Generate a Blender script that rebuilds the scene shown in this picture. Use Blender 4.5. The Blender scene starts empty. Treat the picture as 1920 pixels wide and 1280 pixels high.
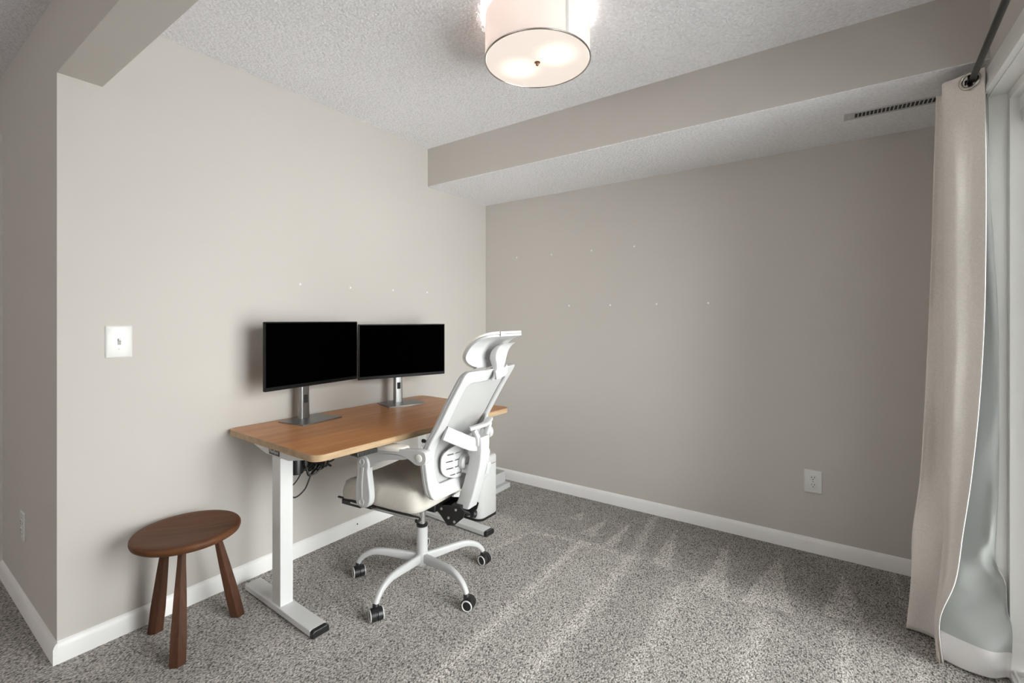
import bpy, bmesh, math, random
from mathutils import Vector, Matrix
random.seed(7)
D = bpy.data
sc = bpy.context.scene
COL = sc.collection
R = math.radians

# ------------------------------------------------------------------ camera
cam_d = D.cameras.new('camera'); cam = D.objects.new('camera', cam_d); COL.objects.link(cam)
cam.location = (2.326, -2.975, 1.248)
cam.rotation_euler = (R(90), 0, math.atan(604/870))
cam_d.sensor_width = 36; cam_d.lens = 870/1920*36
cam_d.shift_x = 0; cam_d.shift_y = -40/1920
cam_d.clip_start = .02
sc.camera = cam
# ------------------------------------------------------------------ colour management
sc.view_settings.view_transform = 'Standard'
sc.view_settings.look = 'None'
sc.view_settings.gamma = 1
sc.view_settings.use_curve_mapping = False
sc.view_settings.exposure = 0.26
# ------------------------------------------------------------------ daylight
w = D.worlds.new('sky'); sc.world = w; w.use_nodes = True
w.node_tree.nodes['Background'].inputs[0].default_value = (1, .998, .995, 1)
w.node_tree.nodes['Background'].inputs[1].default_value = 8.2
def area(name, loc, rot, sx, sy, power, color, spread=180):
    l = D.lights.new(name, 'AREA'); l.shape = 'RECTANGLE'; l.size = sx; l.size_y = sy
    l.energy = power; l.color = color; l.spread = R(spread)
    o = D.objects.new(name, l); COL.objects.link(o); o.location = loc; o.rotation_euler = rot
    return o
# daylight through the sliding glass door (outside, pointing into the room)
area('door_daylight', (6.2, -1.75, 2.15), (0, R(84), 0), 2.6, 2.8, 165, (1, .995, .985))
# added fill light behind the camera, standing in for unseen windows
area('added_living_room_fill', (.6, -6.47, 1.5), (R(90), 0, 0), 3.4, 1.7, 31, (1, .97, .93))
sc.cycles.max_bounces = 8
sc.cycles.diffuse_bounces = 6
sc.cycles.sample_clamp_indirect = 6

# ------------------------------------------------------------------ helpers: materials
def mat(name, color, rough=.5, metal=0., spec=.5, noise=None, bump=None, alpha=None, trans=None, coat=0):
    """noise=(scale, amount[, detail]) colour variation ; bump=(scale, strength, distance)"""
    m = D.materials.new(name); m.use_nodes = True
    nt = m.node_tree; b = nt.nodes['Principled BSDF']
    c = (*color, 1)
    b.inputs['Base Color'].default_value = c
    b.inputs['Roughness'].default_value = rough
    b.inputs['Metallic'].default_value = metal
    b.inputs['Specular IOR Level'].default_value = spec
    if coat: b.inputs['Coat Weight'].default_value = coat
    tc = nt.nodes.new('ShaderNodeTexCoord')
    if noise:
        n = nt.nodes.new('ShaderNodeTexNoise'); n.inputs['Scale'].default_value = noise[0]
        n.inputs['Detail'].default_value = noise[2] if len(noise) > 2 else 3
        nt.links.new(tc.outputs['Object'], n.inputs['Vector'])
        r = nt.nodes.new('ShaderNodeValToRGB')
        a = noise[1]
        r.color_ramp.elements[0].position = .3; r.color_ramp.elements[1].position = .7
        r.color_ramp.elements[0].color = (*[x*(1-a) for x in color], 1)
        r.color_ramp.elements[1].color = (*[min(1, x*(1+a)) for x in color], 1)
        nt.links.new(n.outputs['Fac'], r.inputs['Fac']); nt.links.new(r.outputs['Color'], b.inputs['Base Color'])
    if bump:
        n = nt.nodes.new('ShaderNodeTexNoise'); n.inputs['Scale'].default_value = bump[0]
        n.inputs['Detail'].default_value = 4
        nt.links.new(tc.outputs['Object'], n.inputs['Vector'])
        bp = nt.nodes.new('ShaderNodeBump'); bp.inputs['Strength'].default_value = bump[1]
        bp.inputs['Distance'].default_value = bump[2]
        nt.links.new(n.outputs['Fac'], bp.inputs['Height']); nt.links.new(bp.outputs['Normal'], b.inputs['Normal'])
    if alpha is not None: b.inputs['Alpha'].default_value = alpha
    if trans is not None: b.inputs['Transmission Weight'].default_value = trans
    return m

WALLC = (.55, .518, .488)
M = {}
M['wall'] = mat('wall_paint', WALLC, .75, spec=.25, noise=(1.2, .012, 2), bump=(260, .12, .0006))
M['baseboard'] = mat('baseboard_paint', (.84, .83, .825), .4, spec=.4, noise=(5, .02))
M['casing'] = mat('casing_paint', (.82, .82, .80), .4)
M['register'] = mat('register_paint', (.50, .50, .50), .5)
M['vinyl'] = mat('vinyl_frame', (.84, .84, .82), .35)
M['white_metal'] = mat('white_powder_coat', (.62, .62, .62), .38, noise=(30, .01), bump=(600, .05, .0003))
M['white_plastic'] = mat('white_plastic', (.49, .49, .495), .40, noise=(12, .01))
M['plate_plastic'] = mat('plate_plastic', (.70, .70, .68), .3)
M['black_plastic'] = mat('black_plastic', (.012, .012, .013), .38, noise=(40, .1))
M['black_cable'] = mat('black_cable', (.006, .006, .006), .5)
M['dark'] = mat('dark_recess', (.02, .02, .02), .8)
M['screen'] = mat('screen_off', (.0004, .0004, .0005), .6, spec=0)
M['bezel'] = mat('bezel_black', (.004, .004, .0045), .45, spec=.2)
M['chrome'] = mat('chrome', (.72, .72, .73), .28, metal=1)
M['silver'] = mat('brushed_silver', (.30, .30, .30), .38, metal=1, bump=(350, .05, .0003))
M['rod_metal'] = mat('rod_gunmetal', (.05, .052, .05), .35, metal=.7)
M['nickel'] = mat('nickel', (.48, .46, .42), .25, metal=1)
M['ring_white'] = mat('caster_ring', (.62, .62, .62), .4)
M['edge_rubber'] = mat('seam_grey', (.36, .36, .36), .6)
M['drywall_patch'] = mat('patch_white', (.85, .85, .84), .7)

def fabric(name, color, scale=900, strength=.35, amt=.06, rough=.9):
    m = D.materials.new(name); m.use_nodes = True; nt = m.node_tree; b = nt.nodes['Principled BSDF']
    b.inputs['Roughness'].default_value = rough; b.inputs['Specular IOR Level'].default_value = .15
    b.inputs['Sheen Weight'].default_value = .1
    tc = nt.nodes.new('ShaderNodeTexCoord')
    mp = nt.nodes.new('ShaderNodeMapping'); mp.inputs['Scale'].default_value = (1, 1, .18)
    nt.links.new(tc.outputs['Object'], mp.inputs['Vector'])
    n1 = nt.nodes.new('ShaderNodeTexNoise'); n1.inputs['Scale'].default_value = scale; n1.inputs['Detail'].default_value = 3
    nt.links.new(mp.outputs['Vector'], n1.inputs['Vector'])
    n2 = nt.nodes.new('ShaderNodeTexNoise'); n2.inputs['Scale'].default_value = scale*.9; n2.inputs['Detail'].default_value = 3
    mp2 = nt.nodes.new('ShaderNodeMapping'); mp2.inputs['Scale'].default_value = (.18, .18, 1)
    nt.links.new(tc.outputs['Object'], mp2.inputs['Vector']); nt.links.new(mp2.outputs['Vector'], n2.inputs['Vector'])
    ad = nt.nodes.new('ShaderNodeMath'); ad.operation = 'ADD'
    nt.links.new(n1.outputs['Fac'], ad.inputs[0]); nt.links.new(n2.outputs['Fac'], ad.inputs[1])
    r = nt.nodes.new('ShaderNodeMapRange'); r.inputs['From Min'].default_value = .7; r.inputs['From Max'].default_value = 1.3
    r.inputs['To Min'].default_value = 1-amt; r.inputs['To Max'].default_value = 1+amt
    nt.links.new(ad.outputs[0], r.inputs['Value'])
    mx = nt.nodes.new('ShaderNodeVectorMath'); mx.operation = 'SCALE'; mx.inputs[0].default_value = color
    nt.links.new(r.outputs['Result'], mx.inputs['Scale']); nt.links.new(mx.outputs['Vector'], b.inputs['Base Color'])
    bp = nt.nodes.new('ShaderNodeBump'); bp.inputs['Strength'].default_value = strength; bp.inputs['Distance'].default_value = .0006
    nt.links.new(ad.outputs[0], bp.inputs['Height']); nt.links.new(bp.outputs['Normal'], b.inputs['Normal'])
    return m
M['linen'] = fabric('linen_curtain', (.72, .67, .63), 700, .4, .10)
M['lining'] = fabric('blackout_lining', (.38, .39, .38), 900, .1, .015)
M['hem'] = fabric('curtain_hem', (.66, .64, .635), 700, .3, .04)
M['shade_fabric'] = fabric('lamp_shade_fabric', (.85, .80, .77), 900, .05, .015)
M['arm_pad'] = mat('arm_pad', (.74, .71, .66), .6)

def seat_fabric():
    m = fabric('seat_fabric', (.53, .50, .455), 700, .2, .03)
    nt = m.node_tree; b = nt.nodes['Principled BSDF']
    tc = nt.nodes.new('ShaderNodeTexCoord'); wv = nt.nodes.new('ShaderNodeTexWave')
    wv.inputs['Scale'].default_value = 62; wv.bands_direction = 'DIAGONAL'; wv.inputs['Distortion'].default_value = .3
    nt.links.new(tc.outputs['Object'], wv.inputs['Vector'])
    bp = nt.nodes.new('ShaderNodeBump'); bp.inputs['Strength'].default_value = .45; bp.inputs['Distance'].default_value = .0012
    nt.links.new(wv.outputs['Fac'], bp.inputs['Height']); nt.links.new(bp.outputs['Normal'], b.inputs['Normal'])
    return m
M['seat'] = seat_fabric()

def mesh_fabric():
    m = D.materials.new('back_mesh'); m.use_nodes = True; nt = m.node_tree; b = nt.nodes['Principled BSDF']
    b.inputs['Base Color'].default_value = (.41, .41, .408, 1); b.inputs['Roughness'].default_value = .7
    tr = nt.nodes.new('ShaderNodeBsdfTransparent'); mx = nt.nodes.new('ShaderNodeMixShader')
    tc = nt.nodes.new('ShaderNodeTexCoord'); ck = nt.nodes.new('ShaderNodeTexWave')
    ck.inputs['Scale'].default_value = 130; ck.bands_direction = 'Z'
    nt.links.new(tc.outputs['Object'], ck.inputs['Vector'])
    r = nt.nodes.new('ShaderNodeMapRange'); r.inputs['To Min'].default_value = .82; r.inputs['To Max'].default_value = 1.0
    nt.links.new(ck.outputs['Fac'], r.inputs['Value'])
    nt.links.new(r.outputs['Result'], mx.inputs['Fac'])
    nt.links.new(tr.outputs[0], mx.inputs[1]); nt.links.new(b.outputs[0], mx.inputs[2])
    nt.links.new(mx.outputs[0], nt.nodes['Material Output'].inputs['Surface'])
    return m
M['back_mesh'] = mesh_fabric()

def popcorn():
    m = D.materials.new('popcorn_ceiling'); m.use_nodes = True; nt = m.node_tree; b = nt.nodes['Principled BSDF']
    b.inputs['Roughness'].default_value = .95; b.inputs['Specular IOR Level'].default_value = .1
    tc = nt.nodes.new('ShaderNodeTexCoord')
    v = nt.nodes.new('ShaderNodeTexVoronoi'); v.inputs['Scale'].default_value = 95; v.feature = 'SMOOTH_F1'
    n = nt.nodes.new('ShaderNodeTexNoise'); n.inputs['Scale'].default_value = 130; n.inputs['Detail'].default_value = 5; n.inputs['Roughness'].default_value = .65
    nt.links.new(tc.outputs['Object'], v.inputs['Vector']); nt.links.new(tc.outputs['Object'], n.inputs['Vector'])
    s = nt.nodes.new('ShaderNodeMath'); s.operation = 'SUBTRACT'
    nt.links.new(n.outputs['Fac'], s.inputs[0]); nt.links.new(v.outputs['Distance'], s.inputs[1])
    bp = nt.nodes.new('ShaderNodeBump'); bp.inputs['Strength'].default_value = .75; bp.inputs['Distance'].default_value = .006
    nt.links.new(s.outputs[0], bp.inputs['Height']); nt.links.new(bp.outputs['Normal'], b.inputs['Normal'])
    r = nt.nodes.new('ShaderNodeMapRange'); r.inputs['From Min'].default_value = -.3; r.inputs['From Max'].default_value = .45
    r.inputs['To Min'].default_value = .82; r.inputs['To Max'].default_value = .97
    nt.links.new(s.outputs[0], r.inputs['Value'])
    tn = nt.nodes.new('ShaderNodeVectorMath'); tn.operation = 'SCALE'; tn.inputs[0].default_value = (.975, .972, 1.0)
    nt.links.new(r.outputs['Result'], tn.inputs['Scale']); nt.links.new(tn.outputs['Vector'], b.inputs['Base Color'])
    return m
M['popcorn'] = popcorn()

def carpet():
    m = D.materials.new('carpet_pile'); m.use_nodes = True; nt = m.node_tree; b = nt.nodes['Principled BSDF']
    L = nt.links.new
    b.inputs['Roughness'].default_value = 1; b.inputs['Specular IOR Level'].default_value = .05
    b.inputs['Sheen Weight'].default_value = .15
    tc = nt.nodes.new('ShaderNodeTexCoord')
    n = nt.nodes.new('ShaderNodeTexNoise'); n.inputs['Scale'].default_value = 190; n.inputs['Detail'].default_value = 4; n.inputs['Roughness'].default_value = .7
    n.inputs['Distortion'].default_value = .6
    n2 = nt.nodes.new('ShaderNodeTexNoise'); n2.inputs['Scale'].default_value = 9; n2.inputs['Detail'].default_value = 4
    v = nt.nodes.new('ShaderNodeTexVoronoi'); v.inputs['Scale'].default_value = 210
    mp = nt.nodes.new('ShaderNodeMapping'); mp.inputs['Rotation'].default_value = (0, 0, R(30)); mp.inputs['Scale'].default_value = (1, .6, 1)
    L(tc.outputs['Object'], mp.inputs['Vector'])
    L(mp.outputs['Vector'], n.inputs['Vector']); L(tc.outputs['Object'], n2.inputs['Vector']); L(mp.outputs['Vector'], v.inputs['Vector'])
    h = nt.nodes.new('ShaderNodeMath'); h.operation = 'SUBTRACT'; L(n.outputs['Fac'], h.inputs[0])
    vm = nt.nodes.new('ShaderNodeMath'); vm.operation = 'MULTIPLY'; vm.inputs[1].default_value = .35
    L(v.outputs['Distance'], vm.inputs[0]); L(vm.outputs[0], h.inputs[1])
    r = nt.nodes.new('ShaderNodeValToRGB'); cr = r.color_ramp
    cr.elements[0].position = .16; cr.elements[0].color = (.060, .055, .051, 1)
    cr.elements[1].position = .52; cr.elements[1].color = (.74, .69, .66, 1)
    e = cr.elements.new(.34); e.color = (.40, .375, .35, 1)
    L(h.outputs[0], r.inputs['Fac'])
    at = nt.nodes.new('ShaderNodeAttribute'); at.attribute_name = 'pile_lay_shade'
    mr = nt.nodes.new('ShaderNodeMath'); mr.operation = 'MULTIPLY_ADD'; mr.inputs[1].default_value = .34; mr.inputs[2].default_value = -.17
    L(n2.outputs['Fac'], mr.inputs[0])
    ad = nt.nodes.new('ShaderNodeMath'); ad.operation = 'ADD'; L(mr.outputs[0], ad.inputs[0]); L(at.outputs['Fac'], ad.inputs[1])
    sc_ = nt.nodes.new('ShaderNodeVectorMath'); sc_.operation = 'SCALE'; L(r.outputs['Color'], sc_.inputs[0]); L(ad.outputs[0], sc_.inputs['Scale'])
    L(sc_.outputs['Vector'], b.inputs['Base Color'])
    bp = nt.nodes.new('ShaderNodeBump'); bp.inputs['Strength'].default_value = .9; bp.inputs['Distance'].default_value = .006
    L(h.outputs[0], bp.inputs['Height']); L(bp.outputs['Normal'], b.inputs['Normal'])
    return m
M['carpet'] = carpet()

def wood(name, c0, c1, c2, axis='Y', scale=18, rough=.38, stretch=.06, coat=0., seams=None, spec=.4):
    m = D.materials.new(name); m.use_nodes = True; nt = m.node_tree; b = nt.nodes['Principled BSDF']; L = nt.links.new
    b.inputs['Roughness'].default_value = rough; b.inputs['Specular IOR Level'].default_value = spec
    b.inputs['Coat Weight'].default_value = coat
    tc = nt.nodes.new('ShaderNodeTexCoord'); mp = nt.nodes.new('ShaderNodeMapping')
    s = [1, 1, 1]; s['XYZ'.index(axis)] = stretch
    mp.inputs['Scale'].default_value = s
    L(tc.outputs['Object'], mp.inputs['Vector'])
    n = nt.nodes.new('ShaderNodeTexNoise'); n.inputs['Scale'].default_value = scale; n.inputs['Detail'].default_value = 6
    n.inputs['Distortion'].default_value = .8
    L(mp.outputs['Vector'], n.inputs['Vector'])
    n2 = nt.nodes.new('ShaderNodeTexNoise'); n2.inputs['Scale'].default_value = scale*9; n2.inputs['Detail'].default_value = 3
    L(mp.outputs['Vector'], n2.inputs['Vector'])
    r = nt.nodes.new('ShaderNodeValToRGB'); cr = r.color_ramp
    cr.elements[0].position = .3; cr.elements[0].color = (*c0, 1); cr.elements[1].position = .72; cr.elements[1].color = (*c2, 1)
    e = cr.elements.new(.5); e.color = (*c1, 1)
    L(n.outputs['Fac'], r.inputs['Fac'])
    k = nt.nodes.new('ShaderNodeMapRange'); k.inputs['From Min'].default_value = .3; k.inputs['From Max'].default_value = .7
    k.inputs['To Min'].default_value = .82; k.inputs['To Max'].default_value = 1.1
    L(n2.outputs['Fac'], k.inputs['Value'])
    mx = nt.nodes.new('ShaderNodeVectorMath'); mx.operation = 'SCALE'; L(r.outputs['Color'], mx.inputs[0]); L(k.outputs['Result'], mx.inputs['Scale'])
    out = mx.outputs['Vector']
    if seams:   # light lines along the board at given local x
        sx = nt.nodes.new('ShaderNodeSeparateXYZ'); L(tc.outputs['Object'], sx.inputs[0])
        acc = None
        for q in seams:
            a = nt.nodes.new('ShaderNodeMath'); a.operation = 'COMPARE'; a.inputs[1].default_value = q; a.inputs[2].default_value = .0018
            L(sx.outputs['X'], a.inputs[0])
            if acc is None: acc = a.outputs[0]
            else:
                d = nt.nodes.new('ShaderNodeMath'); d.operation = 'MAXIMUM'; L(acc, d.inputs[0]); L(a.outputs[0], d.inputs[1]); acc = d.outputs[0]
        mm = nt.nodes.new('ShaderNodeMath'); mm.operation = 'MULTIPLY'; mm.inputs[1].default_value = .55; L(acc, mm.inputs[0])
        mi = nt.nodes.new('ShaderNodeMix'); mi.data_type = 'RGBA'; L(mm.outputs[0], mi.inputs['Factor']); L(out, mi.inputs['A'])
        mi.inputs['B'].default_value = (.72, .45, .24, 1); out = mi.outputs['Result']
    L(out, b.inputs['Base Color'])
    bp = nt.nodes.new('ShaderNodeBump'); bp.inputs['Strength'].default_value = .12; bp.inputs['Distance'].default_value = .0006
    L(n2.outputs['Fac'], bp.inputs['Height']); L(bp.outputs['Normal'], b.inputs['Normal'])
    return m
M['desk_wood'] = wood('desk_laminate', (.37, .155, .052), (.475, .205, .072), (.55, .255, .098), 'Y', 14, .36, .05, 0, (-.13, .12))
M['desk_edge'] = wood('desk_edge_band', (.34, .225, .125), (.40, .275, .16), (.46, .325, .20), 'Y', 30, .5, .05)
M['walnut'] = wood('walnut_seat', (.080, .031, .013), (.115, .046, .020), (.155, .067, .030), 'Y', 11, .5, .10, 0, None, .2)
M['walnut_leg'] = wood('walnut_leg', (.045, .018, .010), (.070, .029, .016), (.100, .042, .023), 'Z', 22, .5, .10, 0, None, .25)

def glass():
    m = D.materials.new('window_glass'); m.use_nodes = True; nt = m.node_tree
    for x in list(nt.nodes):
        if x.type == 'BSDF_PRINCIPLED': nt.nodes.remove(x)
    t = nt.nodes.new('ShaderNodeBsdfTransparent'); t.inputs[0].default_value = (.96, .98, .97, 1)
    g = nt.nodes.new('ShaderNodeBsdfGlossy'); g.inputs['Roughness'].default_value = .02
    f = nt.nodes.new('ShaderNodeFresnel'); f.inputs[0].default_value = 1.45
    mx = nt.nodes.new('ShaderNodeMixShader')
    nt.links.new(f.outputs[0], mx.inputs[0]); nt.links.new(t.outputs[0], mx.inputs[1]); nt.links.new(g.outputs[0], mx.inputs[2])
    nt.links.new(mx.outputs[0], nt.nodes['Material Output'].inputs[0])
    return m
M['glass'] = glass()

# ------------------------------------------------------------------ helpers: meshes
def link(name, bm, m, parent=None, smooth=35, bevel=None, loc=None, rot=None):
    me = D.meshes.new(name)
    bmesh.ops.recalc_face_normals(bm, faces=bm.faces)
    bm.to_mesh(me); bm.free()
    for mm in (m if isinstance(m, (list, tuple)) else [m]): me.materials.append(mm)
    if smooth:
        me.shade_smooth(); me.set_sharp_from_angle(angle=R(smooth))
    o = D.objects.new(name, me); COL.objects.link(o)
    if parent is not None: o.parent = parent
    if loc: o.location = loc
    if rot: o.rotation_euler = rot
    if bevel:
        b = o.modifiers.new('bevel', 'BEVEL'); b.width = bevel[0]; b.segments = bevel[1]; b.limit_method = 'ANGLE'; b.angle_limit = R(35)
        b.harden_normals = False
    return o
def tag(o, label=None, cat=None, group=None, kind=None):
    if label: o['label'] = label
    if cat: o['category'] = cat
    if group: o['group'] = group
    if kind: o['kind'] = kind
    return o
def thing(name, label, cat, loc=(0, 0, 0), rz=0., group=None):
    o = D.objects.new(name, None); COL.objects.link(o); o.location = loc; o.rotation_euler = (0, 0, rz)
    o.empty_display_size = .1
    return tag(o, label, cat, group)
def NB(): return bmesh.new()
def box(bm, x0, x1, y0, y1, z0, z1, mx=None):
    vs = [bm.verts.new((x, y, z)) for x in (x0, x1) for y in (y0, y1) for z in (z0, z1)]
    if mx is not None:
        for v in vs: v.co = mx @ v.co
    for f in ((0, 1, 3, 2), (4, 6, 7, 5), (0, 4, 5, 1), (2, 3, 7, 6), (0, 2, 6, 4), (1, 5, 7, 3)):
        bm.faces.new([vs[i] for i in f])
    return vs
def prism(bm, pts, a, b, plane='XZ'):
    """pts 2D outline extruded from a to b on the remaining axis"""
    def P(p, t):
        if plane == 'XZ': return (p[0], t, p[1])
        if plane == 'XY': return (p[0], p[1], t)
        return (t, p[0], p[1])
    A = [bm.verts.new(P(p, a)) for p in pts]; B = [bm.verts.new(P(p, b)) for p in pts]
    n = len(pts)
    bm.faces.new(A); bm.faces.new(B[::-1])
    for i in range(n): bm.faces.new((A[i], B[i], B[(i+1) % n], A[(i+1) % n]))
def loft(bm, rings, cap=True):
    """rings: lists of Vectors of equal length"""
    V = [[bm.verts.new(p) for p in r] for r in rings]
    n = len(V[0])
    for a, b in zip(V, V[1:]):
        for i in range(n): bm.faces.new((a[i], a[(i+1) % n], b[(i+1) % n], b[i]))
    if cap: bm.faces.new(V[0][::-1]); bm.faces.new(V[-1])
    return V
def lathe(bm, prof, seg=32, mx=None, cap=True):
    rings = []
    for r, z in prof:
        ring = [Vector((r*math.cos(2*math.pi*i/seg), r*math.sin(2*math.pi*i/seg), z)) for i in range(seg)]
        if mx is not None: ring = [mx @ p for p in ring]
        rings.append(ring)
    loft(bm, rings, cap)
def frame_dirs(pts):
    T = []
    for i in range(len(pts)):
        a = pts[max(0, i-1)]; b = pts[min(len(pts)-1, i+1)]
        T.append((b-a).normalized())
    up = Vector((0, 0, 1)) if abs(T[0].z) < .9 else Vector((1, 0, 0))
    n = T[0].cross(up).normalized(); out = []
    for t in T:
        n = (n - t*n.dot(t)).normalized(); out.append((n, t.cross(n).normalized()))
    return out
def tube(bm, pts, rad, seg=10, cap=True):
    pts = [Vector(p) for p in pts]; fr = frame_dirs(pts); rings = []
    for i, p in enumerate(pts):
        r = rad[i] if isinstance(rad, (list, tuple)) else rad
        rx, ry = r if isinstance(r, (list, tuple)) else (r, r)
        a, b = fr[i]
        rings.append([p + a*rx*math.cos(2*math.pi*k/seg) + b*ry*math.sin(2*math.pi*k/seg) for k in range(seg)])
    loft(bm, rings, cap)
def spline(pts, n=8, closed=False):
    """Catmull-Rom through tuples of any dimension"""
    P = [tuple(p) for p in pts]; out = []
    N = len(P); rng = range(N if closed else N-1)
    for i in rng:
        if closed: p0, p1, p2, p3 = P[(i-1) % N], P[i], P[(i+1) % N], P[(i+2) % N]
        else: p0, p1, p2, p3 = P[max(i-1, 0)], P[i], P[i+1], P[min(i+2, N-1)]
        for k in range(n):
            t = k/n
            out.append(tuple(.5*((2*b)+(-a+c)*t+(2*a-5*b+4*c-d)*t*t+(-a+3*b-3*c+d)*t**3) for a, b, c, d in zip(p0, p1, p2, p3)))
    if not closed: out.append(P[-1])
    return out
def rrect(w, h, r, n=6, cx=0, cy=0):
    """rounded rectangle outline"""
    pts = []
    for (sx, sy, a0) in ((1, 1, 0), (-1, 1, 90), (-1, -1, 180), (1, -1, 270)):
        for k in range(n+1):
            a = R(a0 + 90*k/n)
            pts.append((cx+sx*(w/2-r)+r*math.cos(a), cy+sy*(h/2-r)+r*math.sin(a)))
    return pts
def interp(tab, x):
    """piecewise-linear table [(x, y), ...] sorted by x"""
    if x <= tab[0][0]: return tab[0][1]
    for (a, b), (c, d) in zip(tab, tab[1:]):
        if x <= c: return b + (d-b)*(x-a)/(c-a)
    return tab[-1][1]
def axmat(origin, axis):
    """matrix that turns local z onto axis at origin"""
    return Matrix.Translation(Vector(origin)) @ Vector((0, 0, 1)).rotation_difference(Vector(axis)).to_matrix().to_4x4()

# ================================================================== THE SETTING
HC = 2.44; YH = -2.532; XR = 2.78; HB = 2.15; YS = -.654; SB = 2.175
def struct(name, m, boxes, parent=None, **k):
    bm = NB()
    for b in boxes: box(bm, *b)
    o = link(name, bm, m, parent, smooth=None, **k)
    if parent is None: o['kind'] = 'structure'
    return o
# floor: a fine grid so the lay of the vacuumed pile and painted shade can be stored per vertex
def seg_d(px, py, a, b):
    ax, ay = a; bx, by = b; dx, dy = bx-ax, by-ay
    t = max(0, min(1, ((px-ax)*dx+(py-ay)*dy)/(dx*dx+dy*dy)))
    return math.hypot(px-ax-t*dx, py-ay-t*dy)
def in_tri(p, a, b, c):
    s = lambda u, v, w_: (u[0]-w_[0])*(v[1]-w_[1])-(v[0]-w_[0])*(u[1]-w_[1])
    d = (s(p, a, b), s(p, b, c), s(p, c, a))
    return not (min(d) < 0 and max(d) > 0)
wedges = [((2.363, -.174), (2.288, -.60), (2.43, -.58)), ((2.088, -.153), (1.985, -.70), (2.18, -.68)),
          ((1.833, -.113), (1.80, -.70), (1.93, -.70)), ((1.556, -.13), (1.56, -.62), (1.655, -.62)),
          ((.99, -.20), (.95, -.36), (1.03, -.37)), ((1.16, -.22), (1.10, -.52), (1.19, -.52)), ((1.30, -.14), (1.27, -.56), (1.33, -.56))]
streaks = [((1.392, -.05), (1.45, -.6), .022), ((1.455, -.6), (1.45, -1.9), .035), ((1.74, -.72), (1.735, -2.4), .04),
           ((2.09, -.75), (2.03, -2.4), .035), ((1.154, -.613), (1.19, -1.9), .028), ((.86, -.66), (1.12, -.61), .016), ((1.12, -.61), (1.36, -.595), .018),
           ((1.69, -.705), (1.96, -.73), .014), ((2.565, -.03), (2.58, -.42), .010), ((2.36, -.7), (2.33, -2.3), .03), ((2.57, -.75), (2.6, -2.2), .03), ((.86, -.66), (.80, -.95), .014)]
def pile(x, y):
    v = 1.0
    # bands laid by alternate strokes on the open floor
    if y < -.6:
        v += .06*math.tanh(6*math.sin((x-1.14)*math.pi/.315))
    else:
        v -= .20*min(1, (y+.6)/.08)  # curtain shadow along the back wall, painted into the carpet colour
    for a, b, c in wedges:
        if in_tri((x, y), a, b, c): v += .36; break
    m_ = 0
    for a, b, wd in streaks:
        d = seg_d(x, y, a, b); m_ = max(m_, math.exp(-(d/wd)**2))
    return v + .32*m_
bm = NB(); lay = bm.verts.layers.float.new('pile_lay_shade')
def axis_pts(a, b, lo, hi, fine, coarse):
    out = []; t = a
    while t < b-1e-6:
        out.append(t); t += fine if lo <= t < hi else coarse
    out.append(b); return out
xs = axis_pts(-2.5, 2.98, -.05, 2.9, .014, .35); ys = axis_pts(-6.5, 0.0, -2.6, 0, .014, .35)
G = []
for x in xs:
    col = []
    for y in ys:
        v = bm.verts.new((x, y, 0)); v[lay] = pile(x, y); col.append(v)
    G.append(col)
for i in range(len(xs)-1):
    for j in range(len(ys)-1): bm.faces.new((G[i][j], G[i+1][j], G[i+1][j+1], G[i][j+1]))
fl = link('floor', bm, M['carpet'], smooth=None); fl['kind'] = 'structure'
struct('ceiling', M['popcorn'], [(-2.5, XR+.2, -6.5, .12, HC, HC+.08)])
wl = struct('wall_left', M['wall'], [(-.12, 0, YH, .12, 0, HC)])
wb = struct('wall_back', M['wall'], [(0, XR+.2, 0, .12, 0, HC)])
struct('wall_hall', M['wall'], [(-1.16, -.12, YH, YH+.12, 0, HC), (-2.5, -1.16, YH, YH+.12, 2.10, HC), (-2.5, -2.02, YH, YH+.12, 0, 2.10)])
DY0, DY1, DZ = -2.46, -.634, 2.05      # sliding door opening
struct('wall_right', M['wall'], [(XR, XR+.15, DY1, 0, 0, HC), (XR, XR+.15, DY0, DY1, DZ, HC), (XR, XR+.15, -6.5, DY0, 0, HC)])
struct('wall_far_left', M['wall'], [(-2.62, -2.5, -6.5, YH+1.2, 0, HC)])
struct('wall_hall_back', M['wall'], [(-2.5, -.12, YH+1.2, YH+1.3, 0, HC)])
struct('wall_front', M['wall'], [(-2.5, XR+.15, -6.62, -6.5, 0, HC)])
# dropped header over the opening, and the soffit along the back wall
struct('trim_1', M['wall'], [(0, XR, YH, YH+.128, HB, HC)])
sof = struct('trim_2', M['wall'], [(0, XR, YS, 0, SB+.004, HC)])
struct('soffit_underside', M['popcorn'], [(.0005, XR-.0005, YS+.001, -.0005, SB, SB+.004)], parent=sof)

# baseboards: a profile swept along each wall
def baseboard(name, a, b, nrm, h=.078, t=.013):
    """a->b along the wall foot, nrm points into the room"""
    a = Vector((*a, 0)); b = Vector((*b, 0)); n = Vector((*nrm, 0))
    prof = [(0, 0), (t, 0), (t, h*.72), (t*.75, h*.86), (t*.4, h*.96), (0, h)]
    bm = NB(); loft(bm, [[p + n*q + Vector((0, 0, z)) for q, z in prof] for p in (a, b)])
    o = link(name, bm, M['baseboard'], smooth=50); o['kind'] = 'structure'; return o
bbl = baseboard('baseboard_left', (0, YH), (0, 0), (1, 0))
baseboard('baseboard_back', (0, 0), (XR, 0), (0, -1))
baseboard('baseboard_hall', (-1.02, YH), (.013, YH), (0, -1))
baseboard('baseboard_right', (XR, DY1+.10), (XR, 0), (-1, 0))
bm = NB(); lathe(bm, [(.004, 0), (.004, .002)], 12, axmat((.0131, -1.245, .045), (1, 0, 0)))
link('screw_head', bm, M['dark'], bbl)

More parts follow.
